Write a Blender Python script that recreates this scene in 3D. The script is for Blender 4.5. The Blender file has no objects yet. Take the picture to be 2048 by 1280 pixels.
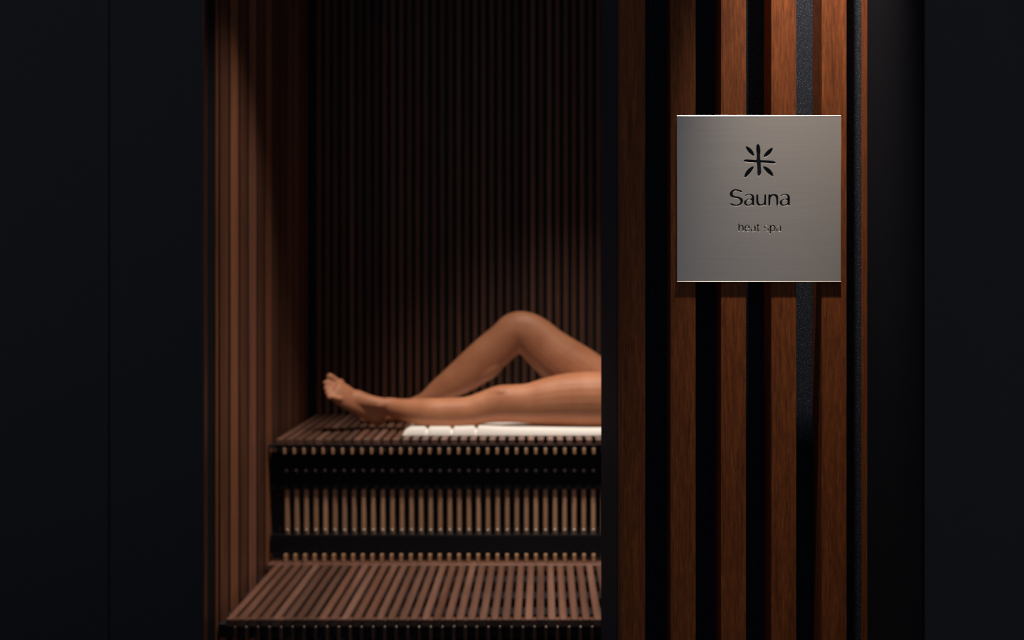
import bpy, bmesh, math, random
from mathutils import Vector, Matrix
random.seed(7)
scene = bpy.context.scene
C = scene.collection
CAMZ = 1.40          # eye height; the camera stands at x=0, y=0 and looks along +y
FPX = 1991.0         # 35 mm lens on a 36 mm sensor, in pixels of a 2048 wide frame


def at(px, py, d):
    """Point of the place seen at (px, py), d metres in front of the camera."""
    return Vector(((px - 1085) * d / FPX, d, CAMZ - (py - 545) * d / FPX))


# ------------------------------------------------------------------ helpers
def link_props(o, label=None, cat=None, group=None, kind=None):
    if label: o['label'] = label
    if cat: o['category'] = cat
    if group: o['group'] = group
    if kind: o['kind'] = kind
    return o


def thing(name, label=None, cat=None, loc=(0, 0, 0), group=None, kind=None):
    o = bpy.data.objects.new(name, None)
    o.empty_display_size = 0.05
    o.location = loc
    C.objects.link(o)
    return link_props(o, label, cat, group, kind)


def obj(name, bm, mat, parent=None, smooth=False, loc=None, label=None):
    """Link a bmesh given in world coordinates; origin at the parent's or at loc."""
    org = Vector(loc) if loc is not None else (Vector(parent.location) if parent else Vector((0, 0, 0)))
    bm.normal_update()
    bmesh.ops.translate(bm, verts=bm.verts, vec=-org)
    me = bpy.data.meshes.new(name)
    bm.to_mesh(me)
    bm.free()
    me.materials.append(mat)
    if smooth:
        for p in me.polygons: p.use_smooth = True
    o = bpy.data.objects.new(name, me)
    C.objects.link(o)
    if parent:
        o.parent = parent
        o.location = org - Vector(parent.location)
    else:
        o.location = org
    if label: o['label'] = label
    return o


def box(bm, x0, x1, y0, y1, z0, z1, bev=0.0, seg=1):
    vs = [bm.verts.new((x, y, z)) for x in (x0, x1) for y in (y0, y1) for z in (z0, z1)]
    q = [(0, 1, 3, 2), (4, 6, 7, 5), (0, 4, 5, 1), (2, 3, 7, 6), (0, 2, 6, 4), (1, 5, 7, 3)]
    fs = [bm.faces.new([vs[i] for i in f]) for f in q]
    if bev > 0:
        es = list({e for f in fs for e in f.edges})
        bmesh.ops.bevel(bm, geom=es, offset=bev, segments=seg, affect='EDGES', profile=0.7)


def newbm(): return bmesh.new()


# ------------------------------------------------------------------ materials
def mat(name):
    m = bpy.data.materials.new(name)
    m.use_nodes = True
    nt = m.node_tree
    return m, nt, nt.nodes['Principled BSDF']


def N(nt, typ, **kw):
    n = nt.nodes.new(typ)
    for k, v in kw.items(): setattr(n, k, v)
    return n


def wood(name, cols, axis='Z', scale=1.0, rough=0.45, bump=0.15, island=0.25, fine=True, spec=0.4, stain=0.0):
    """Grained wood; grain runs along `axis`, every board has its own tone."""
    m, nt, b = mat(name)
    L = nt.links
    tc = N(nt, 'ShaderNodeTexCoord')
    geo = N(nt, 'ShaderNodeNewGeometry')
    add = N(nt, 'ShaderNodeVectorMath', operation='ADD')
    mul = N(nt, 'ShaderNodeMath', operation='MULTIPLY'); mul.inputs[1].default_value = 37.0
    L.new(geo.outputs['Random Per Island'], mul.inputs[0])
    L.new(tc.outputs['Object'], add.inputs[0]); L.new(mul.outputs[0], add.inputs[1])
    mp = N(nt, 'ShaderNodeMapping')
    s = {'X': (2.2, 60, 60), 'Y': (60, 2.2, 60), 'Z': (60, 60, 2.2)}[axis]
    mp.inputs['Scale'].default_value = [v * scale for v in s]
    L.new(add.outputs[0], mp.inputs[0])
    n1 = N(nt, 'ShaderNodeTexNoise'); n1.inputs['Scale'].default_value = 1.0
    n1.inputs['Detail'].default_value = 7; n1.inputs['Roughness'].default_value = 0.62
    n1.inputs['Distortion'].default_value = 1.1
    L.new(mp.outputs[0], n1.inputs['Vector'])
    ramp = N(nt, 'ShaderNodeValToRGB')
    e = ramp.color_ramp.elements
    e[0].position = 0.30; e[0].color = (*cols[0], 1)
    e[1].position = 0.72; e[1].color = (*cols[2], 1)
    mid = e.new(0.5); mid.color = (*cols[1], 1)
    L.new(n1.outputs['Fac'], ramp.inputs[0])
    # fine flecks and pores
    mp2 = N(nt, 'ShaderNodeMapping')
    s2 = {'X': (45, 420, 420), 'Y': (420, 45, 420), 'Z': (420, 420, 45)}[axis]
    mp2.inputs['Scale'].default_value = s2
    L.new(add.outputs[0], mp2.inputs[0])
    n2 = N(nt, 'ShaderNodeTexNoise'); n2.inputs['Scale'].default_value = 1.0
    n2.inputs['Detail'].default_value = 4
    L.new(mp2.outputs[0], n2.inputs['Vector'])
    mx = N(nt, 'ShaderNodeMix', data_type='RGBA', blend_type='MULTIPLY')
    r2 = N(nt, 'ShaderNodeMapRange'); r2.inputs[1].default_value = 0.3; r2.inputs[2].default_value = 0.65
    r2.inputs[3].default_value = 0.62 if fine else 0.85; r2.inputs[4].default_value = 1.1
    L.new(n2.outputs['Fac'], r2.inputs[0])
    mx.inputs[0].default_value = 1.0
    L.new(ramp.outputs[0], mx.inputs[6]); L.new(r2.outputs[0], mx.inputs[7])
    # board to board tone
    hsv = N(nt, 'ShaderNodeHueSaturation')
    rr = N(nt, 'ShaderNodeMapRange'); rr.inputs[3].default_value = 1 - island; rr.inputs[4].default_value = 1 + island
    L.new(geo.outputs['Random Per Island'], rr.inputs[0])
    L.new(rr.outputs[0], hsv.inputs['Value'])
    m3 = N(nt, 'ShaderNodeMath', operation='MULTIPLY_ADD')
    fr = N(nt, 'ShaderNodeMath', operation='FRACT'); mm = N(nt, 'ShaderNodeMath', operation='MULTIPLY'); mm.inputs[1].default_value = 7.31
    L.new(geo.outputs['Random Per Island'], mm.inputs[0]); L.new(mm.outputs[0], fr.inputs[0])
    L.new(fr.outputs[0], m3.inputs[0]); m3.inputs[1].default_value = island * 0.3; m3.inputs[2].default_value = 1 - island * 0.2
    L.new(m3.outputs[0], hsv.inputs['Saturation'])
    L.new(mx.outputs[2], hsv.inputs['Color'])
    L.new(hsv.outputs[0], b.inputs['Base Color'])
    b.inputs['Roughness'].default_value = rough
    b.inputs['Specular IOR Level'].default_value = spec
    bp = N(nt, 'ShaderNodeBump'); bp.inputs['Strength'].default_value = bump; bp.inputs['Distance'].default_value = 0.0006
    ad = N(nt, 'ShaderNodeMath', operation='ADD')
    L.new(n1.outputs['Fac'], ad.inputs[0]); L.new(n2.outputs['Fac'], ad.inputs[1])
    L.new(ad.outputs[0], bp.inputs['Height']); L.new(bp.outputs[0], b.inputs['Normal'])
    return m


def plain(name, col, rough=0.6, spec=0.3, metallic=0.0, noise=0.0, nscale=300, bump=0.0):
    m, nt, b = mat(name)
    L = nt.links
    b.inputs['Base Color'].default_value = (*col, 1)
    b.inputs['Roughness'].default_value = rough
    b.inputs['Specular IOR Level'].default_value = spec
    b.inputs['Metallic'].default_value = metallic
    tc = N(nt, 'ShaderNodeTexCoord')
    n = N(nt, 'ShaderNodeTexNoise'); n.inputs['Scale'].default_value = nscale; n.inputs['Detail'].default_value = 3
    L.new(tc.outputs['Object'], n.inputs['Vector'])
    if noise:
        r = N(nt, 'ShaderNodeMapRange'); r.inputs[3].default_value = 1 - noise; r.inputs[4].default_value = 1 + noise
        L.new(n.outputs['Fac'], r.inputs[0])
        mx = N(nt, 'ShaderNodeMix', data_type='RGBA', blend_type='MULTIPLY'); mx.inputs[0].default_value = 1
        mx.inputs[6].default_value = (*col, 1)
        L.new(r.outputs[0], mx.inputs[7]); L.new(mx.outputs[2], b.inputs['Base Color'])
    if bump:
        bp = N(nt, 'ShaderNodeBump'); bp.inputs['Strength'].default_value = bump; bp.inputs['Distance'].default_value = 0.001
        L.new(n.outputs['Fac'], bp.inputs['Height']); L.new(bp.outputs[0], b.inputs['Normal'])
    return m


BATTEN = wood('stained_batten_wood', [(.14, .035, .007), (.19, .049, .010), (.25, .068, .015)], 'Z', 3.2, rough=.6, bump=.6, island=.10, spec=.18)
TRIMW = wood('trim_wood', [(.05, .018, .011), (.07, .025, .015), (.09, .034, .020)], 'Z', 1.0, rough=.4, bump=.2)
LEFTW = wood('wall_board_wood', [(.14, .048, .025), (.20, .072, .036), (.29, .11, .055)], 'Z', 0.45, rough=.5, bump=.2, island=.45, fine=False)
LEFTD = wood('dark_wall_board_wood', [(.085, .032, .018), (.13, .050, .028), (.22, .085, .045)], 'Z', 0.5, rough=.5, bump=.2, island=.1, fine=False)
LEFTL = wood('light_wall_board_wood', [(.22, .085, .040), (.30, .115, .055), (.38, .15, .075)], 'Z', 0.5, rough=.5, bump=.2, island=.1, fine=False)
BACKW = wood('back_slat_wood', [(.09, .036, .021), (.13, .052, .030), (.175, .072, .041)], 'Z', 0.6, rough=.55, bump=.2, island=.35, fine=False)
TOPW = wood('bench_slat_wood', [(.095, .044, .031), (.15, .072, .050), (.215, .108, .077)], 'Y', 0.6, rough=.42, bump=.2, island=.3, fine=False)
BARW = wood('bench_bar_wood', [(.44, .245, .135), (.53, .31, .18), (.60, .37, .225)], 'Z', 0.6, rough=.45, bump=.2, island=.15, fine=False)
BLACK = plain('black_paint', (.028, .0285, .035), .55, .35, noise=.08, nscale=40)
SHADE_BLACK = plain('pillar_side_shade', (.011, .0115, .015), .95, .0, noise=.08, nscale=40)  # near-black that puts the pillar side's shade into colour
RAIL = plain('black_rail_stain', (.007, .0075, .011), .7, .12, noise=.2, nscale=30)
JAMB = plain('black_jamb_paint', (.024, .026, .036), .7, .15, noise=.08, nscale=40)
BLACKW = plain('black_stained_wood', (.016, .017, .023), .6, .25, noise=.2, nscale=30)
FLOOR = plain('dark_stone_floor', (.02, .021, .025), .45, .4, noise=.25, nscale=12, bump=.1)
POLISH = plain('polished_steel', (.34, .33, .31), .35, .5, metallic=.4)
SCREW = plain('screw_metal', (.62, .58, .52), .35, .5, metallic=.9)


def felt():
    m, nt, b = mat('speckled_black_felt')
    L = nt.links
    tc = N(nt, 'ShaderNodeTexCoord')
    n = N(nt, 'ShaderNodeTexNoise'); n.inputs['Scale'].default_value = 900; n.inputs['Detail'].default_value = 2
    v = N(nt, 'ShaderNodeTexVoronoi'); v.inputs['Scale'].default_value = 1100
    L.new(tc.outputs['Object'], n.inputs['Vector']); L.new(tc.outputs['Object'], v.inputs['Vector'])
    r = N(nt, 'ShaderNodeValToRGB')
    r.color_ramp.elements[0].position = .57; r.color_ramp.elements[0].color = (.009, .012, .020, 1)
    r.color_ramp.elements[1].position = .72; r.color_ramp.elements[1].color = (.11, .13, .17, 1)
    L.new(n.outputs['Fac'], r.inputs[0]); L.new(r.outputs[0], b.inputs['Base Color'])
    b.inputs['Roughness'].default_value = .8
    b.inputs['Specular IOR Level'].default_value = .08
    bp = N(nt, 'ShaderNodeBump'); bp.inputs['Strength'].default_value = .35; bp.inputs['Distance'].default_value = .0008
    L.new(n.outputs['Fac'], bp.inputs['Height']); L.new(bp.outputs[0], b.inputs['Normal'])
    return m


def brushed():
    m, nt, b = mat('brushed_steel')
    L = nt.links
    tc = N(nt, 'ShaderNodeTexCoord')
    mp = N(nt, 'ShaderNodeMapping'); mp.inputs['Scale'].default_value = (9, 300, 700)
    L.new(tc.outputs['Object'], mp.inputs[0])
    n = N(nt, 'ShaderNodeTexNoise'); n.inputs['Scale'].default_value = 1.3; n.inputs['Detail'].default_value = 5
    L.new(mp.outputs[0], n.inputs['Vector'])
    r = N(nt, 'ShaderNodeMapRange'); r.inputs[1].default_value = .3; r.inputs[2].default_value = .7
    r.inputs[3].default_value = .955; r.inputs[4].default_value = 1.035
    L.new(n.outputs['Fac'], r.inputs[0])
    mx = N(nt, 'ShaderNodeMix', data_type='RGBA', blend_type='MULTIPLY'); mx.inputs[0].default_value = 1
    mx.inputs[6].default_value = (.50, .475, .46, 1)
    L.new(r.outputs[0], mx.inputs[7]); L.new(mx.outputs[2], b.inputs['Base Color'])
    b.inputs['Metallic'].default_value = .55
    b.inputs['Roughness'].default_value = .42
    bp = N(nt, 'ShaderNodeBump'); bp.inputs['Strength'].default_value = .05; bp.inputs['Distance'].default_value = .0002
    L.new(n.outputs['Fac'], bp.inputs['Height']); L.new(bp.outputs[0], b.inputs['Normal'])
    return m


def skin():
    m, nt, b = mat('tanned_skin')
    L = nt.links
    tc = N(nt, 'ShaderNodeTexCoord')
    n = N(nt, 'ShaderNodeTexNoise'); n.inputs['Scale'].default_value = 14; n.inputs['Detail'].default_value = 4
    L.new(tc.outputs['Object'], n.inputs['Vector'])
    r = N(nt, 'ShaderNodeValToRGB')
    r.color_ramp.elements[0].position = .3; r.color_ramp.elements[0].color = (.45, .175, .085, 1)
    r.color_ramp.elements[1].position = .7; r.color_ramp.elements[1].color = (.54, .235, .125, 1)
    L.new(n.outputs['Fac'], r.inputs[0]); L.new(r.outputs[0], b.inputs['Base Color'])
    b.inputs['Roughness'].default_value = .52
    b.inputs['Specular IOR Level'].default_value = .38
    b.inputs['Subsurface Weight'].default_value = .12
    b.inputs['Subsurface Radius'].default_value = (1.0, .35, .2)
    b.inputs['Subsurface Scale'].default_value = .008
    return m


FELT, STEEL, SKIN = felt(), brushed(), skin()
TERRY = plain('white_terry_cloth', (.82, .79, .76), .9, .1, noise=.05, nscale=400, bump=.5)
HAIR = plain('dark_brown_hair', (.03, .016, .009), .5, .4, noise=.4, nscale=90)
ENGR = plain('black_enamel', (.004, .005, .009), .3, .4)

# ------------------------------------------------------------------ the sauna cabin
XL, XR = -0.90, 1.40          # inner faces of the side walls
Y_OPEN, Y_BACK = 2.64, 3.824
Z_CEIL = 2.90
Z_UP = CAMZ - 0.5436          # top of the upper bench
Z_LO = CAMZ - 0.950           # top of the lower bench
Y_UP, Y_LO, Y_RIS = 3.25, 2.73, 3.285
PITCH, PH = 0.0316, -0.8433   # vertical bars stand in the gaps between bench slats


def structure(name): return thing(name, kind='structure')


bm = newbm(); box(bm, -3.2, 2.6, -0.6, 4.1, -0.06, 0.0)
link_props(obj('floor', bm, FLOOR), kind='structure')
bm = newbm(); box(bm, XL - .07, XR + .06, Y_OPEN, Y_BACK + .09, Z_CEIL, Z_CEIL + .06)
link_props(obj('ceiling', bm, BLACKW), kind='structure')

# back wall: black backing with vertical slats at the bench pitch
w = structure('wall_back')
bm = newbm(); box(bm, XL - .07, XR + .06, Y_BACK + .026, Y_BACK + .09, 0, Z_CEIL)
obj('backing', bm, BLACKW, w)
bm = newbm()
k = -1
while PH + k * PITCH < XR - .02:
    x = PH + k * PITCH + PITCH / 2
    box(bm, x - .0085, x + .0085, Y_BACK, Y_BACK + .0262, 0, Z_CEIL, .0012)
    k += 1
obj('slat_cladding', bm, BACKW, w)

# left wall: vertical boards with narrow dark grooves
w = structure('wall_left')
bm = newbm(); box(bm, XL - .07, XL - .018, Y_OPEN + .02, Y_BACK + .026, 0, Z_CEIL)
obj('backing', bm, BLACKW, w)
bm = newbm()
edges = [2.735, 2.774] + [2.774 + .0918 * i for i in range(1, 12)] + [Y_BACK]
for a, c in zip(edges[:-1], edges[1:]):
    if c - a < .02: continue
    box(bm, XL - .0182, XL, a + .009, c - .009, 0, Z_CEIL, .0012)
o = obj('board_cladding', bm, LEFTW, w)
o.data.materials.append(RAIL)          # groove flanks coloured black so the grooves read dark
for p in o.data.polygons:
    if abs(p.normal.y) > .9: p.material_index = 1
for m_ in (LEFTD, LEFTL): o.data.materials.append(m_)
tones = {0: 0, 1: 2, 2: 3, 3: 2, 4: 0, 5: 2, 6: 3, 7: 0, 8: 2}
for p in o.data.polygons:
    if p.material_index == 1: continue
    yy = p.center.y + o.location.y
    for i, (a, c) in enumerate(zip(edges[:-1], edges[1:])):
        if a <= yy < c: p.material_index = tones.get(i, 0)
bm = newbm(); box(bm, XL - .0182, XL, Y_OPEN + .022, 2.735, 0, Z_CEIL, .001)
obj('jamb', bm, RAIL, w)
# right wall, behind the battened partition
w = structure('wall_right')
bm = newbm(); box(bm, XR, XR + .06, Y_OPEN + .02, Y_BACK + .026, 0, Z_CEIL)
obj('backing', bm, BLACKW, w)

# thin wooden edge of the opening
bm = newbm(); x0 = (404.5 - 1085) * Y_OPEN / FPX; box(bm, x0, x0 + .0072, Y_OPEN - .004, Y_OPEN + .0205, 0, Z_CEIL, .001)
link_props(obj('trim_1', bm, TRIMW), kind='structure')
# black wall of the corridor left of the opening, in two panels with a joint
w = structure('wall_front_left')
xs = (218 - 1085) * Y_OPEN / FPX
bm = newbm(); box(bm, xs + .0015, x0 - .0005, Y_OPEN, Y_OPEN + .05, 0, 2.8, .0008)
box(bm, -3.2, xs - .0015, Y_OPEN, Y_OPEN + .05, 0, 2.8, .0008)
obj('panel', bm, BLACK, w)


# ------------------------------------------------------------------ benches
def screw_mesh():
    bm = newbm()
    prof = [(0.0, -.0022), (.0022, -.0020), (.0038, -.0012), (.0046, 0.0), (.0046, .002)]
    rings = []
    for r, y in prof[1:]:
        rings.append([bm.verts.new((r * math.cos(a), y, r * math.sin(a))) for a in [i * math.tau / 14 for i in range(14)]])
    c = bm.verts.new((0, prof[0][1], 0))
    for i in range(14):
        bm.faces.new((c, rings[0][i], rings[0][(i + 1) % 14]))
        for A, B in zip(rings[:-1], rings[1:]):
            bm.faces.new((A[i], B[i], B[(i + 1) % 14], A[(i + 1) % 14]))
    bmesh.ops.recalc_face_normals(bm, faces=bm.faces)
    me = bpy.data.meshes.new('screw'); bm.to_mesh(me); bm.free(); me.materials.append(SCREW)
    for p in me.polygons: p.use_smooth = True
    return me


SCREW_ME = screw_mesh()


def screw(parent, x, y, z, s=1.0):
    o = bpy.data.objects.new('screw', SCREW_ME)
    C.objects.link(o); o.parent = parent
    o.location = Vector((x, y, z)) - Vector(parent.location); o.scale = (s, 1, s)


NB = int((XR - .02 - PH) / PITCH)
# upper bench
ub = thing('sauna_bench', 'upper dark wooden slatted bench the person lies on, against the back wall', 'bench', (0.25, 3.5, Z_UP))
bm = newbm()
for k in range(-1, NB):
    x = PH + k * PITCH + PITCH / 2
    box(bm, max(x - .0101, XL + .004), x + .0101, Y_UP, Y_BACK - .004, Z_UP - .020, Z_UP, .0016)
obj('slatted_top', bm, TOPW, ub)
bm = newbm(); box(bm, XL + .004, XR - .004, Y_UP + .004, Y_UP + .030, Z_UP - .030, Z_UP - .0202)
for y in (3.40, 3.585, 3.76): box(bm, XL + .004, XR - .004, y - .03, y + .03, Z_UP - .075, Z_UP - .0202)
obj('cross_rail', bm, BLACKW, ub)
bm = newbm()      # short bar ends at the nose of the bench, between the slats
box(bm, PH - .0044, PH + .0044, Y_UP + .0005, Y_UP + .0300, Z_UP - .050, Z_UP - .0305, .0015)
nose = obj('nose_slat', bm, BARW, ub, loc=(PH, Y_UP, Z_UP - .04))
for k in range(1, NB):
    o = nose.copy(); C.objects.link(o); o.parent = ub; o.location.x = nose.location.x + k * PITCH
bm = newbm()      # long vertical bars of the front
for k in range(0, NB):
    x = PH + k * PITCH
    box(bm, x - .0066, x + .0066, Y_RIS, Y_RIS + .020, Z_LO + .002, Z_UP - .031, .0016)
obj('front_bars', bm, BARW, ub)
bm = newbm(); box(bm, XL + .004, XR - .004, Y_RIS + .0205, Y_RIS + .045, Z_LO + .002, Z_UP - .076)
obj('back_panel', bm, BLACKW, ub)
z_a = CAMZ - (1068 - 545) * Y_RIS / FPX; z_b = CAMZ - (1105 - 545) * Y_RIS / FPX
bm = newbm(); box(bm, XL + .004, XR - .004, Y_RIS - .010, Y_RIS - .0005, z_b, z_a, .001)
obj('front_rail', bm, RAIL, ub)
z_c = CAMZ - (904 - 545) * Y_RIS / FPX; z_d = CAMZ - (978 - 545) * Y_RIS / FPX
bm = newbm(); box(bm, XL + .004, XR - .004, Y_RIS - .006, Y_RIS - .0005, z_d, z_c, .001)  # upper rail, drawn up over the shaded bars to keep them dark
obj('front_rail', bm, RAIL, ub)
bm = newbm()      # feet of the bars in front of the lower rail
box(bm, PH - .0048, PH + .0048, Y_RIS - .024, Y_RIS - .002, Z_LO + .0006, z_b - .001, .002, 2)
foot_ = obj('bar_foot', bm, BARW, ub, loc=(PH, Y_RIS, Z_LO))
for k in range(1, NB):
    o = foot_.copy(); C.objects.link(o); o.parent = ub; o.location.x = foot_.location.x + k * PITCH
for k in range(0, 36):
    screw(ub, PH + k * PITCH, Y_RIS, CAMZ - (1061.5 - 545) * Y_RIS / FPX, 1.25)
    screw(ub, PH + k * PITCH, Y_RIS - .006, CAMZ - (940 - 545) * Y_RIS / FPX)

# lower bench
lb = thing('sauna_bench', 'lower dark wooden slatted bench in front of the upper one, empty', 'bench', (0.25, 3.0, Z_LO))
bm = newbm()
for k in range(-1, NB):
    x = PH + k * PITCH + PITCH / 2
    box(bm, max(x - .0101, XL + .004), x + .0101, Y_LO, 3.237, Z_LO - .022, Z_LO, .0016)
obj('slatted_top', bm, TOPW, lb)
bm = newbm(); box(bm, XL + .004, XR - .004, 3.238, Y_RIS + .045, Z_LO - .022, Z_LO, .0015)
obj('back_board', bm, TOPW, lb)
bm = newbm(); box(bm, XL + .004, XR - .004, Y_LO + .022, Y_LO + .045, Z_LO - .06, Z_LO - .0222)
for y in (2.86, 3.0, 3.16): box(bm, XL + .004, XR - .004, y - .03, y + .03, Z_LO - .09, Z_LO - .0222)
obj('cross_rail', bm, BLACKW, lb)
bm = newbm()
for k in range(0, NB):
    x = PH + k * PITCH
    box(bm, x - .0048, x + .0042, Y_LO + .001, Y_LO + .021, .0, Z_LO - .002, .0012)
obj('front_bars', bm, BACKW, lb)  # shade on these bars is put into a darker wood than the upper ones
bm = newbm(); box(bm, XL + .004, XR - .004, Y_LO + .046, Y_LO + .060, 0, Z_LO - .1)
obj('back_panel', bm, BLACKW, lb)
for k in range(0, 36):
    screw(lb, PH + k * PITCH, Y_LO + .001, CAMZ - (1254 - 545) * Y_LO / FPX, .55)

# ------------------------------------------------------------------ battened partition with the sign
D_S = 1.21
S = D_S / FPX
w = structure('wall_front')
bm = newbm(); xa = (1240 - 1085) * S
box(bm, xa, 1.55, 1.251, 1.262, 0, 2.6)
obj('backing', bm, FELT, w)
bm = newbm(); box(bm, xa, 1.55, 1.2625, 1.60, 0, 2.6)
obj('jamb', bm, JAMB, w)
for k in range(6):
    x = (1240.5 + k * 100.7 - 1085) * S
    bm = newbm(); box(bm, x, x + 50 * S, D_S, 1.2508, 0, 2.6, .0007, 2)
    obj('batten', bm, BATTEN, w)
w = structure('wall_front_right')
bm = newbm(); box(bm, (1743 - 1085) * 1.20 / FPX, 1.55, 1.03, 1.2095, 0, 2.6, .003, 2)
obj('pillar', bm, BLACK, w)
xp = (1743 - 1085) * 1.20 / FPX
bm = newbm(); box(bm, xp - .0022, xp - .0001, 1.035, 1.2093, 0, 2.6, .0005)  # sheet added to keep the pillar's side dark under the wall washer
obj('side_shade_sheet', bm, SHADE_BLACK, w)

# sign: steel plate with cut-through lettering over a black core
X0, X1 = (1354 - 1085) * S, (1681.5 - 1085) * S
ZT, ZB = CAMZ - (232 - 545) * S, CAMZ - (563 - 545) * S
T = .0009
Y_FACE = D_S - .0010
sign = thing('sauna_sign', 'square brushed steel sign with cut-out spark symbol and sauna lettering, fixed on the wooden battens', 'sign', ((X0 + X1) / 2, D_S, (ZT + ZB) / 2))


def sxz(cx, cy):      # a point of the plate from a close-up of it
    px, py = 1430 + cx / 5.817, 270 + cy / 5.817
    return ((px - 1085) * S, CAMZ - (py - 545) * S)


def catmull(P, n=6):
    out = []
    m = len(P)
    for i in range(m):
        p0, p1, p2, p3 = P[i - 1], P[i], P[(i + 1) % m], P[(i + 2) % m]
        for j in range(n):
            t = j / n
            out.append(tuple(.5 * ((2 * p1[a]) + (-p0[a] + p2[a]) * t + (2 * p0[a] - 5 * p1[a] + 4 * p2[a] - p3[a]) * t * t
                                   + (-p0[a] + 3 * p1[a] - 3 * p2[a] + p3[a]) * t ** 3) for a in (0, 1)))
    return out


shapes = []
cross = [(496, 105), (516, 124), (527, 180), (524, 240), (527, 286), (533, 293), (600, 295), (670, 302), (706, 320), (690, 337), (640, 335), (585, 328),
         (537, 325), (531, 333), (532, 380), (535, 440), (524, 470), (502, 478), (490, 455), (488, 400), (483, 337), (476, 325), (420, 322),
         (370, 318), (336, 310), (331, 298), (350, 286), (400, 286), (472, 291), (480, 283), (482, 230), (477, 170), (480, 125)]
shapes.append([sxz(*p) for p in catmull(cross, 4)])


def petal(a, b, wd, bend=0):
    wd += 2
    A, B = Vector(a), Vector(b)
    d = (B - A); ln = d.length; d.normalize(); nn = Vector((-d.y, d.x))
    pts = []
    for i in range(28):
        t = i * math.tau / 28
        u = -math.cos(t) * ln / 2
        v = math.sin(t) * wd * (1 - .12 * math.cos(t * 2))
        pts.append((A + B) / 2 + d * u + nn * (v + bend * (1 - (2 * u / ln) ** 2)))
    return [sxz(p.x, p.y) for p in pts]


shapes.append(petal((356, 134), (454, 247), 20, -4))
shapes.append(petal((668, 152), (564, 258), 21, -4))
shapes.append(petal((448, 366), (340, 498), 21, 5))
shapes.append(petal((558, 366), (678, 482), 21, -5))


def outline(P, ox, oz, k, dx=0.0, n=3):
    """Smooth outline from points measured on a close-up with k pixels per photo pixel."""
    return [((ox + (x + dx) / k - 1085) * S, CAMZ - (oz + z / k - 545) * S) for x, z in catmull(P, n)]


def fit(P, box0, box1):
    """Map points from the box x0, x1, y0, y1 to another."""
    a0, a1, b0, b1 = box0; c0, c1, d0, d1 = box1
    return [(c0 + (x - a0) / (a1 - a0) * (c1 - c0), d0 + (y - b0) / (b1 - b0) * (d1 - d0)) for x, y in P]


GS = [(868, 350), (855, 310), (760, 258), (640, 225), (560, 215), (460, 225), (370, 260), (290, 330), (245, 410), (235, 480), (250, 560), (300, 610),
      (370, 650), (480, 672), (600, 690), (690, 720), (750, 770), (775, 850), (755, 920), (700, 970), (620, 1005), (540, 1010), (460, 995), (380, 955),
      (310, 940), (250, 955), (235, 985), (270, 1020), (350, 1055), (450, 1080), (560, 1090), (680, 1080), (780, 1040), (860, 970), (905, 890), (915, 810),
      (900, 740), (850, 680), (770, 630), (650, 595), (540, 580), (460, 555), (405, 510), (385, 450), (400, 390), (440, 340), (500, 312), (560, 305),
      (640, 320), (730, 350), (800, 385), (845, 385)]
GA = [(1010, 562), (1030, 525), (1100, 480), (1180, 455), (1260, 450), (1350, 465), (1430, 510), (1475, 570), (1490, 660), (1490, 850), (1490, 1055), (1486, 1065),
      (1392, 1065), (1385, 1058), (1375, 1012), (1330, 1045), (1250, 1075), (1170, 1085), (1090, 1072), (1010, 1020), (965, 950), (960, 890), (985, 825), (1050, 772),
      (1130, 735), (1220, 715), (1310, 705), (1345, 688), (1362, 640), (1345, 575), (1290, 525), (1230, 510), (1170, 518), (1110, 552), (1060, 582), (1030, 595)]
GAC = [(1240, 765), (1150, 795), (1095, 850), (1085, 920), (1110, 980), (1170, 1015), (1230, 1010), (1300, 975), (1350, 915), (1368, 850), (1350, 795), (1300, 770)]
GU = [(-74, 498), (-66, 486), (24, 486), (32, 498), (33, 700), (40, 850), (70, 930), (120, 975), (180, 992), (250, 970), (300, 920), (327, 850), (335, 700), (335, 498),
      (343, 486), (430, 486), (437, 498), (437, 760), (437, 1052), (430, 1060), (343, 1060), (335, 1052), (325, 1010), (270, 1050), (190, 1075), (100, 1080),
      (20, 1060), (-40, 1000), (-70, 920), (-76, 800)]
GN = [(545, 498), (553, 488), (632, 488), (650, 510), (710, 480), (790, 466), (900, 465), (980, 498), (1030, 552), (1050, 640), (1052, 850), (1052, 1047), (1045, 1055), (962, 1055),
      (955, 1047), (955, 850), (945, 720), (915, 620), (860, 560), (800, 542), (740, 560), (690, 620), (655, 700), (645, 850), (645, 1047), (638, 1055), (552, 1055), (545, 1047), (545, 800)]
for g, ox, dx in ((GS, 1450, 0), (GA, 1450, 0), (GAC, 1450, 0), (GU, 1515, 0), (GN, 1515, 0), (GA, 1515, 160), (GAC, 1515, 160)):
    shapes.append(outline(g, ox, 370, 25.6, dx))
LH = [(130, 155), (136, 150), (180, 150), (185, 156), (185, 245), (230, 215), (285, 213), (330, 243), (350, 310), (351, 460), (346, 465), (304, 465), (300, 460), (298, 330), (277, 275),
      (242, 260), (207, 285), (188, 340), (186, 460), (180, 465), (136, 465), (130, 460)]
LE = [(590, 352), (600, 300), (575, 248), (530, 217), (480, 210), (425, 230), (388, 285), (380, 355), (400, 430), (450, 472), (510, 481), (570, 462), (600, 435), (585, 405), (535, 433),
      (485, 433), (443, 402), (432, 358), (440, 352)]
LEC = [(436, 318), (452, 275), (490, 252), (532, 268), (550, 312), (545, 318), (490, 320), (440, 322)]
LT = [(905, 176), (912, 168), (950, 168), (956, 176), (958, 213), (984, 222), (984, 262), (958, 268), (956, 380), (966, 428), (1000, 442), (1004, 475), (960, 487), (922, 470), (905, 420),
      (903, 270), (876, 262), (876, 224), (903, 213)]
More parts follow.
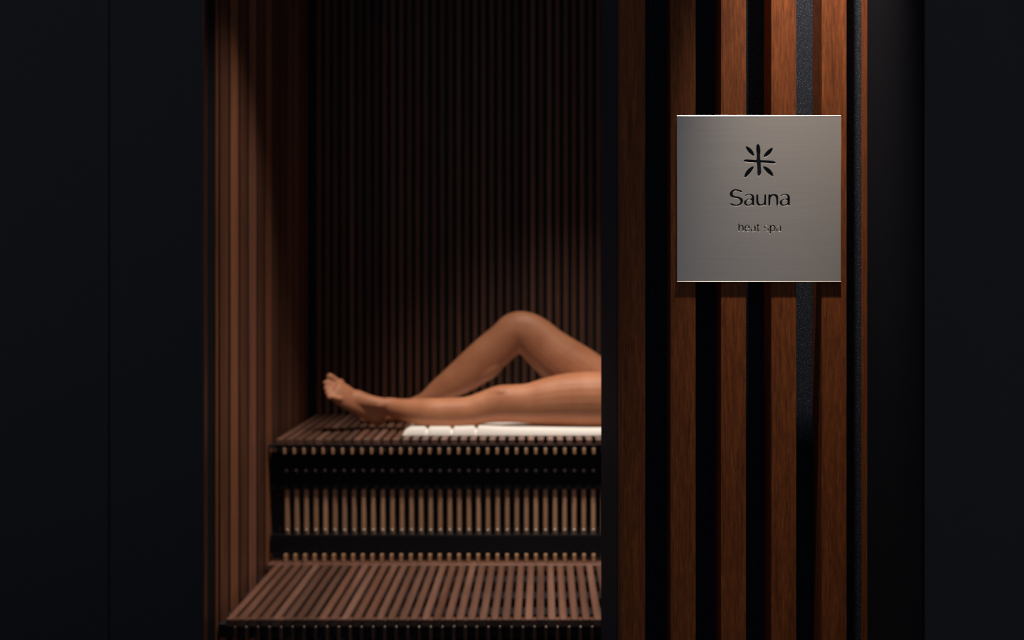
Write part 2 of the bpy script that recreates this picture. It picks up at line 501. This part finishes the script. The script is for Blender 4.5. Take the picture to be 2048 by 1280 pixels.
LP = [(1412, 226), (1418, 220), (1462, 220), (1474, 242), (1530, 214), (1592, 220), (1640, 265), (1655, 340), (1640, 420), (1595, 473), (1530, 485), (1472, 458), (1468, 560), (1462, 570),
      (1418, 570), (1412, 562), (1412, 400)]
LPC = [(1480, 310), (1515, 268), (1560, 265), (1595, 300), (1602, 350), (1590, 402), (1555, 435), (1512, 433), (1480, 400), (1472, 355)]
LS = fit(GS, (235, 915, 215, 1090), (1182, 1390, 212, 482))
A1 = [fit(g, (960, 1490, 450, 1085), (635, 840, 216, 482)) for g in (GA, GAC)]
A2 = [fit(g, (960, 1490, 450, 1085), (1682, 1886, 216, 482)) for g in (GA, GAC)]
for g in [LH, LE, LEC, LT, LP, LPC, LS] + A1 + A2:
    shapes.append(outline(g, 1470, 440, 20.48))
BEV = .00013
rect = [(X0 + BEV, ZB + BEV), (X1 - BEV, ZB + BEV), (X1 - BEV, ZT - BEV), (X0 + BEV, ZT - BEV)]
cu = bpy.data.curves.new('plate', 'CURVE')
cu.dimensions = '2D'; cu.fill_mode = 'BOTH'; cu.extrude = T / 2 - BEV; cu.bevel_depth = BEV; cu.bevel_resolution = 2
cx_, cz_ = (X0 + X1) / 2, (ZT + ZB) / 2
for pts in [rect] + shapes:
    sp = cu.splines.new('POLY'); sp.points.add(len(pts) - 1)
    for q, (x, z) in zip(sp.points, pts): q.co = (x - cx_, z - cz_, 0, 1)
    sp.use_cyclic_u = True
tmp = bpy.data.objects.new('plate', cu); C.objects.link(tmp)
bpy.context.view_layer.update()
dg = bpy.context.evaluated_depsgraph_get()
me = bpy.data.meshes.new_from_object(tmp.evaluated_get(dg))
bpy.data.objects.remove(tmp, do_unlink=True)
me.transform(Matrix.Rotation(math.pi / 2, 4, 'X'))
me.materials.clear(); me.materials.append(STEEL)
plate = bpy.data.objects.new('plate', me); C.objects.link(plate); plate.parent = sign
plate.location = (0, Y_FACE + T / 2 - D_S, 0)
bm = newbm(); box(bm, X0 + .002, X1 - .002, Y_FACE + T + .00003, D_S - .00002, ZB + .002, ZT - .002)
obj('core', bm, ENGR, sign)

# polished chamfers along the top and bottom of the plate
for zc, hgt in ((ZT - .0002, .0011), (ZB - .0002, .0007)):
    bm = newbm()
    pr = [(Y_FACE - .0001, zc - .0001), (Y_FACE - .0001 + hgt * .8, zc + hgt), (D_S - .00005, zc + hgt), (D_S - .00005, zc - .0001)]
    if zc == ZB - .0002: pr = [(Y_FACE - .0006, zc), (Y_FACE + .0002, zc + .0006), (D_S - .00005, zc + .0006), (D_S - .00005, zc - .0002), (Y_FACE - .0006, zc - .0002)]
    A = [bm.verts.new((X0, y, z)) for y, z in pr]; B = [bm.verts.new((X1, y, z)) for y, z in pr]
    bm.faces.new(A); bm.faces.new(list(reversed(B)))
    for i in range(len(pr)): bm.faces.new((A[i - 1], A[i], B[i], B[i - 1]))
    bmesh.ops.recalc_face_normals(bm, faces=bm.faces)
    obj('edge', bm, POLISH, sign, label='bright polished edge')

# ------------------------------------------------------------------ towel
def height_cloth(name, mtl, x0, x1, y0, y1, zb, hf, parent=None, nx=160, ny=48, loc=None):
    bm = newbm()
    top = [[None] * (ny + 1) for _ in range(nx + 1)]
    bot = [[None] * (ny + 1) for _ in range(nx + 1)]
    for i in range(nx + 1):
        for j in range(ny + 1):
            u, v = i / nx, j / ny
            x = x0 + u * (x1 - x0); y = y0 + v * (y1 - y0)
            h, dx, dy = hf(x, y)
            top[i][j] = bm.verts.new((x + dx, y + dy, zb + h))
            bot[i][j] = bm.verts.new((x + dx, y + dy, zb + .0006))
    for i in range(nx):
        for j in range(ny):
            bm.faces.new((top[i][j], top[i + 1][j], top[i + 1][j + 1], top[i][j + 1]))
            bm.faces.new((bot[i][j], bot[i][j + 1], bot[i + 1][j + 1], bot[i + 1][j]))
    for i in range(nx):
        bm.faces.new((top[i][0], bot[i][0], bot[i + 1][0], top[i + 1][0]))
        bm.faces.new((top[i][ny], top[i + 1][ny], bot[i + 1][ny], bot[i][ny]))
    for j in range(ny):
        bm.faces.new((top[0][j], top[0][j + 1], bot[0][j + 1], bot[0][j]))
        bm.faces.new((top[nx][j], bot[nx][j], bot[nx][j + 1], top[nx][j + 1]))
    return obj(name, bm, mtl, parent, smooth=True, loc=loc)


TX0 = (805 - 1085) * 3.32 / FPX
TY0, TY1 = 3.312, 3.74


def towel_h(x, y):
    u = x - TX0; v = y - TY0
    e = min(1, math.sqrt(max(0, 1 - (1 - min(1, max(0, v) / .020)) ** 2)))       # rounded front roll
    eb = min(1, math.sqrt(max(0, 1 - (1 - min(1, max(0, TY1 - y) / .012)) ** 2)))
    el = min(1, math.sqrt(max(0, 1 - (1 - min(1, max(0, u) / .035)) ** 2)))
    roll = math.exp(-((v - .025) / .03) ** 2)
    h = .0105 + roll * (.0175 + .003 * math.exp(-((x + .205) / .05) ** 2) - .004 * min(1, max(0, x + .15) / .3))
    dyp = 0
    for xc in (-.386, -.303, -.222):         # pleats across the front roll
        g = math.exp(-((x - xc) / .0042) ** 2)
        h -= roll * .016 * g; dyp += roll * .012 * g
    h += .0010 * math.sin(x * 55 + 3 * math.sin(y * 9)) * (1 - roll)
    return max(.0012, h * e * eb * el), 0, dyp


t = height_cloth('towel', TERRY, TX0, 1.22, TY0, TY1, Z_UP, towel_h, nx=420, ny=70, loc=(0.25, 3.5, Z_UP))
link_props(t, 'white towel spread under the lying legs on the upper slatted bench', 'towel')


# ------------------------------------------------------------------ person
def spline(P, n):
    """Catmull-Rom through rows of numbers."""
    out = []
    m = len(P)
    for i in range(m - 1):
        p0 = P[max(i - 1, 0)]; p1 = P[i]; p2 = P[i + 1]; p3 = P[min(i + 2, m - 1)]
        for j in range(n):
            t = j / n
            out.append([.5 * ((2 * b) + (-a + c) * t + (2 * a - 5 * b + 4 * c - d) * t * t + (-a + 3 * b - 3 * c + d) * t ** 3)
                        for a, b, c, d in zip(p0, p1, p2, p3)])
    out.append(list(P[-1]))
    return out


def loft(bm, rows, side=(0, 1, 0), n=6, seg=24, flat=None):
    """rows of x, y, z, radius across `side`, radius in the other direction."""
    R = spline(rows, n)
    S_ = Vector(side).normalized()
    pts = [Vector(r[:3]) for r in R]
    rings = []

    def ring(c, tan, ra, rb):
        s = (S_ - tan * S_.dot(tan)).normalized(); u = tan.cross(s)
        return [bm.verts.new(c + s * (math.cos(a) * ra) + u * (math.sin(a) * rb)) for a in [i * math.tau / seg for i in range(seg)]]
    L_ = len(R)
    for i in range(L_):
        tan = (pts[min(i + 1, L_ - 1)] - pts[max(i - 1, 0)]).normalized()
        if i == 0:
            r = min(R[0][3], R[0][4])
            for q in (78, 55, 28):
                a = math.radians(q)
                rings.append(ring(pts[0] - tan * r * math.sin(a), tan, R[0][3] * math.cos(a), R[0][4] * math.cos(a)))
        rings.append(ring(pts[i], tan, R[i][3], R[i][4]))
        if i == L_ - 1:
            r = min(R[i][3], R[i][4])
            for q in (28, 55, 78):
                a = math.radians(q)
                rings.append(ring(pts[i] + tan * r * math.sin(a), tan, R[i][3] * math.cos(a), R[i][4] * math.cos(a)))
    for A, B in zip(rings[:-1], rings[1:]):
        for i in range(seg):
            bm.faces.new((A[i], A[(i + 1) % seg], B[(i + 1) % seg], B[i]))
    bm.faces.new(list(reversed(rings[0]))); bm.faces.new(rings[-1])


def row(px, py, d, wr, hpx):
    """hpx: half thickness as seen, in pixels at depth d."""
    v = at(px, py, d)
    return [v.x, v.y, v.z, wr, hpx * d / FPX]


body = newbm()
DN, DF = 3.42, 3.62      # depths of the near (stretched) and far (bent) leg
near = [row(756, 824, DN + .045, .026, 18), row(774, 814, DN + .035, .028, 18.5), row(796, 817.5, DN + .026, .033, 20.5), row(822, 822, DN + .015, .040, 25), row(858, 825, DN, .048, 28.5),
        row(900, 825, DN, .051, 29.5), row(938, 823, DN, .050, 30), row(968, 815, DN, .049, 32), row(1000, 808, DN, .052, 37), row(1030, 807, DN, .053, 38),
        row(1060, 807, DN, .057, 41), row(1100, 802.5, DN + .005, .068, 48.5), row(1140, 799.5, DN + .01, .076, 53.5), row(1185, 799, DN + .015, .083, 56),
        row(1240, 800, DN + .03, .088, 57), row(1290, 797, DN + .05, .090, 57)]
loft(body, near)
v = at(1003, 786, DN - .012); loft(body, [[v.x - .025, v.y, v.z, .024, .017], [v.x, v.y, v.z + .002, .030, .021], [v.x + .025, v.y, v.z, .026, .019]])  # kneecap
v = at(905, 838, DN); loft(body, [[v.x - .07, v.y + .01, v.z + .008, .030, .020], [v.x, v.y, v.z, .043, .026], [v.x + .07, v.y, v.z + .004, .034, .022]])   # calf muscle
# near foot: turned outward, sole away from the light, toes stacked
Wv = Vector((.10, .52, .85)).normalized()
foot = [row(759, 838, DN + .062, .024, 14), row(748, 832, DN + .050, .029, 16), row(729, 818, DN + .030, .0345, 16), row(708, 804, DN + .005, .039, 13.5),
        row(689, 792, DN - .012, .042, 11.5), row(674, 782, DN - .024, .041, 9.5)]
loft(body, foot, side=Wv)
loft(body, [row(772, 811, DN + .03, .024, 17), row(742, 806, DN + .022, .026, 16), row(712, 796, DN + .004, .031, 11.5)], side=Wv)      # instep
toes = [((674, 764), (666, 757), (659, 753), .0135, .026), ((668, 772), (657, 767), (650, 766), .0100, .012), ((667, 781), (657, 777), (651, 777), .0095, -.002),
        ((669, 789), (660, 786), (654, 787), .0092, -.015), ((673, 797), (665, 794), (658, 795), .0090, -.026)]
for a3, b3, c3, r, dy in toes:
    d0 = DN - .022 + dy
    loft(body, [[*at(a3[0] + 8, a3[1] + 1, d0 + .006), r, r * .9], [*at(*a3, d0), r, r * .95], [*at(*b3, d0 - .006), r * .92, r * .85], [*at(*c3, d0 - .009), r * .98, r * .85]], side=Wv, n=4, seg=14)
v = at(759, 811, DN + .006); loft(body, [[v.x - .006, v.y, v.z, .010, .011], [v.x + .008, v.y, v.z, .009, .011]], n=3, seg=14)    # ankle bone

far = [row(836, 812, DF, .025, 17), row(856, 797, DF, .027, 18), row(880, 780, DF, .034, 24), row(918, 757, DF, .043, 33), row(952, 732, DF, .048, 38.5),
       row(984, 704, DF, .049, 39), row(1012, 680, DF, .050, 38), row(1034, 663, DF, .052, 40), row(1062, 671, DF, .055, 43), row(1098, 702, DF, .066, 47),
       row(1150, 742, DF - .003, .078, 54), row(1212, 782, DF - .01, .083, 54), row(1262, 783, DF - .025, .088, 50)]
loft(body, far, n=8)
v = at(1028, 647, DF - .01); loft(body, [[v.x - .022, v.y, v.z - .012, .028, .022], [v.x, v.y, v.z + .002, .031, .026], [v.x + .028, v.y, v.z, .028, .022]])
v = at(975, 742, DF); loft(body, [[v.x - .09, v.y, v.z - .050, .026, .020], [v.x, v.y, v.z, .042, .034], [v.x + .05, v.y, v.z + .050, .034, .028]])


def frow(px, h, w_, d=DF + .005): # a row resting on the bench
    x = (px - 1085) * d / FPX
    return [x, d, Z_UP + h + .001, w_, h]


loft(body, [frow(850, .028, .026), frow(836, .033, .028), frow(812, .032, .030), frow(788, .024, .034), frow(764, .017, .039), frow(742, .012, .041)])
loft(body, [row(838, 806, DF, .023, 16), row(815, 815, DF, .026, 14), row(790, 826, DF, .028, 9)])
for k_, (dx, dy, r) in enumerate([(0, .032, .0115), (-.002, .013, .0085), (.004, -.002, .008), (.011, -.016, .0078), (.020, -.029, .0075)]):
    x = (740 - 1085) * DF / FPX
    loft(body, [[x + .015, DF + dy, Z_UP + r + .003, r, r], [x - .010 + dx * .5, DF + dy, Z_UP + r + .004, r, r], [x - .032 + dx, DF + dy, Z_UP + r + .001, r, r * .9]], n=4, seg=14)

YC = 3.525
ZB_ = Z_UP + .012
loft(body, [[.24, YC, ZB_ + .095, .150, .088], [.32, YC, ZB_ + .098, .172, .096], [.42, YC, ZB_ + .094, .155, .090], [.52, YC, ZB_ + .090, .128, .082],
            [.62, YC, ZB_ + .096, .138, .092], [.72, YC, ZB_ + .098, .155, .095], [.80, YC, ZB_ + .088, .165, .074], [.845, YC, ZB_ + .085, .10, .058]], seg=32)
loft(body, [[.83, YC, ZB_ + .088, .056, .054], [.90, YC, ZB_ + .092, .050, .052], [.95, YC, ZB_ + .098, .055, .058]])
# head, face up
hx, hz = 1.015, ZB_ + .100
loft(body, [[.935, YC, hz + .018, .040, .050], [.965, YC, hz + .010, .056, .070], [1.01, YC, hz + .002, .070, .088], [1.06, YC, hz - .004, .074, .090], [1.095, YC, hz - .008, .058, .072]], seg=28)
loft(body, [[.975, YC, hz + .100, .014, .012], [1.000, YC, hz + .092, .009, .010], [1.020, YC, hz + .086, .007, .008]], seg=12, n=3)     # nose
for dy in (-.016, .016):
    loft(body, [[1.012, YC + dy * 2, hz + .080, .012, .006], [1.024, YC + dy * 2, hz + .080, .012, .006]], seg=12, n=3)               # brow
    loft(body, [[1.000, YC + dy * 4.5, hz + .004, .008, .016], [1.030, YC + dy * 4.5, hz + .004, .008, .018]], seg=12, n=3)            # ear
loft(body, [[.952, YC - .022, hz + .082, .005, .006], [.955, YC, hz + .087, .006, .007], [.952, YC + .022, hz + .082, .005, .006]], side=(1, 0, 0), seg=12, n=3)  # mouth
for sgn in (-1, 1):
    sh = Vector((.795, YC + sgn * .150, ZB_ + .085)); el = Vector((.545, YC + sgn * .212, ZB_ + .070)); wr = Vector((.430, YC + sgn * .095, ZB_ + .190))
    P = [[*sh, .046, .046], [*(sh.lerp(el, .5)), .041, .043], [*el, .035, .036], [*(el.lerp(wr, .4)), .036, .036], [*wr, .022, .026]]
    loft(body, P, side=(0, 0, 1))
    dirv = Vector((-.55, -sgn * .82, -.12)).normalized(); acr = Vector((-.82, sgn * .55, 0)).normalized()
    pal = wr + dirv * .075
    loft(body, [[*(wr), .024, .020], [*(wr + dirv * .035), .034, .014], [*pal, .039, .011]], side=acr)
    for i, ln in enumerate((.062, .072, .076, .068, )):
        b0 = pal + acr * ((i - 1.5) * .0195)
        up = Vector((0, 0, 1))
        loft(body, [[*(b0 - dirv * .01), .0085, .0085], [*(b0 + dirv * ln * .5 + up * .001), .0078, .0078], [*(b0 + dirv * ln - up * .010), .0068, .0066]], side=acr, seg=12, n=4)
    th = wr + dirv * .030 + acr * (.034)
    d2 = (dirv * .6 + acr * .8).normalized()
    loft(body, [[*(th - d2 * .02), .012, .011], [*(th + d2 * .025), .0095, .0095], [*(th + d2 * .045 + dirv * .006), .008, .0078]], side=(0, 0, 1), seg=12, n=4)

bmesh.ops.recalc_face_normals(body, faces=body.faces)
person = obj('person', body, SKIN, loc=(0.25, YC, Z_UP))
md = person.modifiers.new('remesh', 'REMESH'); md.mode = 'VOXEL'; md.voxel_size = .0036; md.use_smooth_shade = True
ms = person.modifiers.new('smooth', 'SMOOTH'); ms.factor = .6; ms.iterations = 7
bpy.context.view_layer.update()
dg = bpy.context.evaluated_depsgraph_get()
me = bpy.data.meshes.new_from_object(person.evaluated_get(dg))
person.modifiers.clear()
person.data = me
for p in me.polygons: p.use_smooth = True
link_props(person, 'person lying on the upper bench, bare legs toward the left, far knee raised', 'person')


def vox(o, vs=.004, it=6):
    md = o.modifiers.new('remesh', 'REMESH'); md.mode = 'VOXEL'; md.voxel_size = vs; md.use_smooth_shade = True
    m2 = o.modifiers.new('smooth', 'SMOOTH'); m2.factor = .6; m2.iterations = it
    bpy.context.view_layer.update()
    me = bpy.data.meshes.new_from_object(o.evaluated_get(bpy.context.evaluated_depsgraph_get()))
    o.modifiers.clear(); o.data = me
    for p in me.polygons: p.use_smooth = True


bm = newbm()
loft(bm, [[1.000, YC, hz - .028, .070, .070], [1.045, YC, hz - .014, .083, .086], [1.085, YC, hz - .012, .074, .082], [1.110, YC, hz - .012, .050, .058]], seg=28)
loft(bm, [[1.105, YC, hz - .01, .030, .030], [1.140, YC, hz - .01, .040, .040], [1.165, YC, hz - .01, .028, .030]])
bmesh.ops.recalc_face_normals(bm, faces=bm.faces)
vox(obj('hair', bm, HAIR, person))
bm = newbm()
loft(bm, [[.318, YC, ZB_ + .106, .196, .108], [.345, YC, ZB_ + .102, .188, .106], [.42, YC, ZB_ + .096, .168, .100], [.52, YC, ZB_ + .093, .140, .091], [.62, YC, ZB_ + .098, .148, .100], [.70, YC, ZB_ + .1, .160, .103]], seg=32)
bmesh.ops.recalc_face_normals(bm, faces=bm.faces)
vox(obj('towel_wrap', bm, TERRY, person), .006, 3)


# ------------------------------------------------------------------ lights
def spot(name, loc, power, ang, blend, rad, col=(1, .87, .74), aim=None):
    l = bpy.data.lights.new(name, 'SPOT')
    l.energy = power; l.spot_size = math.radians(ang); l.spot_blend = blend; l.shadow_soft_size = rad; l.color = col
    o = bpy.data.objects.new(name, l); C.objects.link(o); o.location = loc
    if aim is not None:
        o.rotation_euler = (Vector(aim) - Vector(loc)).to_track_quat('-Z', 'Y').to_euler()
    return o


spot('cabin_downlight', (-.49, 2.83, 2.88), 96, 58, .9, .02)
spot('cabin_downlight', (.15, 2.83, 2.88), 150, 78, 1.0, .02)
spot('cabin_downlight', (.79, 2.83, 2.88), 60, 62, .6, .02)
spot('wall_washer', (.322, 1.130, 2.33), 155, 32, 1.0, .006, (1, .84, .69), aim=(.345, 1.21, 1.70))

wd = bpy.data.worlds.new('hall'); scene.world = wd; wd.use_nodes = True
wd.node_tree.nodes['Background'].inputs[0].default_value = (.72, .82, 1.0, 1)
wd.node_tree.nodes['Background'].inputs[1].default_value = .14

# ------------------------------------------------------------------ camera
cam = bpy.data.cameras.new('camera'); co = bpy.data.objects.new('camera', cam); C.objects.link(co)
co.location = (0, 0, CAMZ); co.rotation_euler = (math.pi / 2, 0, 0)
cam.lens = 35; cam.sensor_width = 36; cam.sensor_fit = 'HORIZONTAL'
cam.shift_x = -61 / 2048; cam.shift_y = -95 / 2048
cam.clip_start = .05
cam.dof.use_dof = True; cam.dof.focus_distance = D_S - .003; cam.dof.aperture_fstop = 5.0
scene.camera = co
scene.view_settings.view_transform = 'Standard'
scene.view_settings.look = 'None'
scene.view_settings.gamma = 1
scene.view_settings.exposure = 0
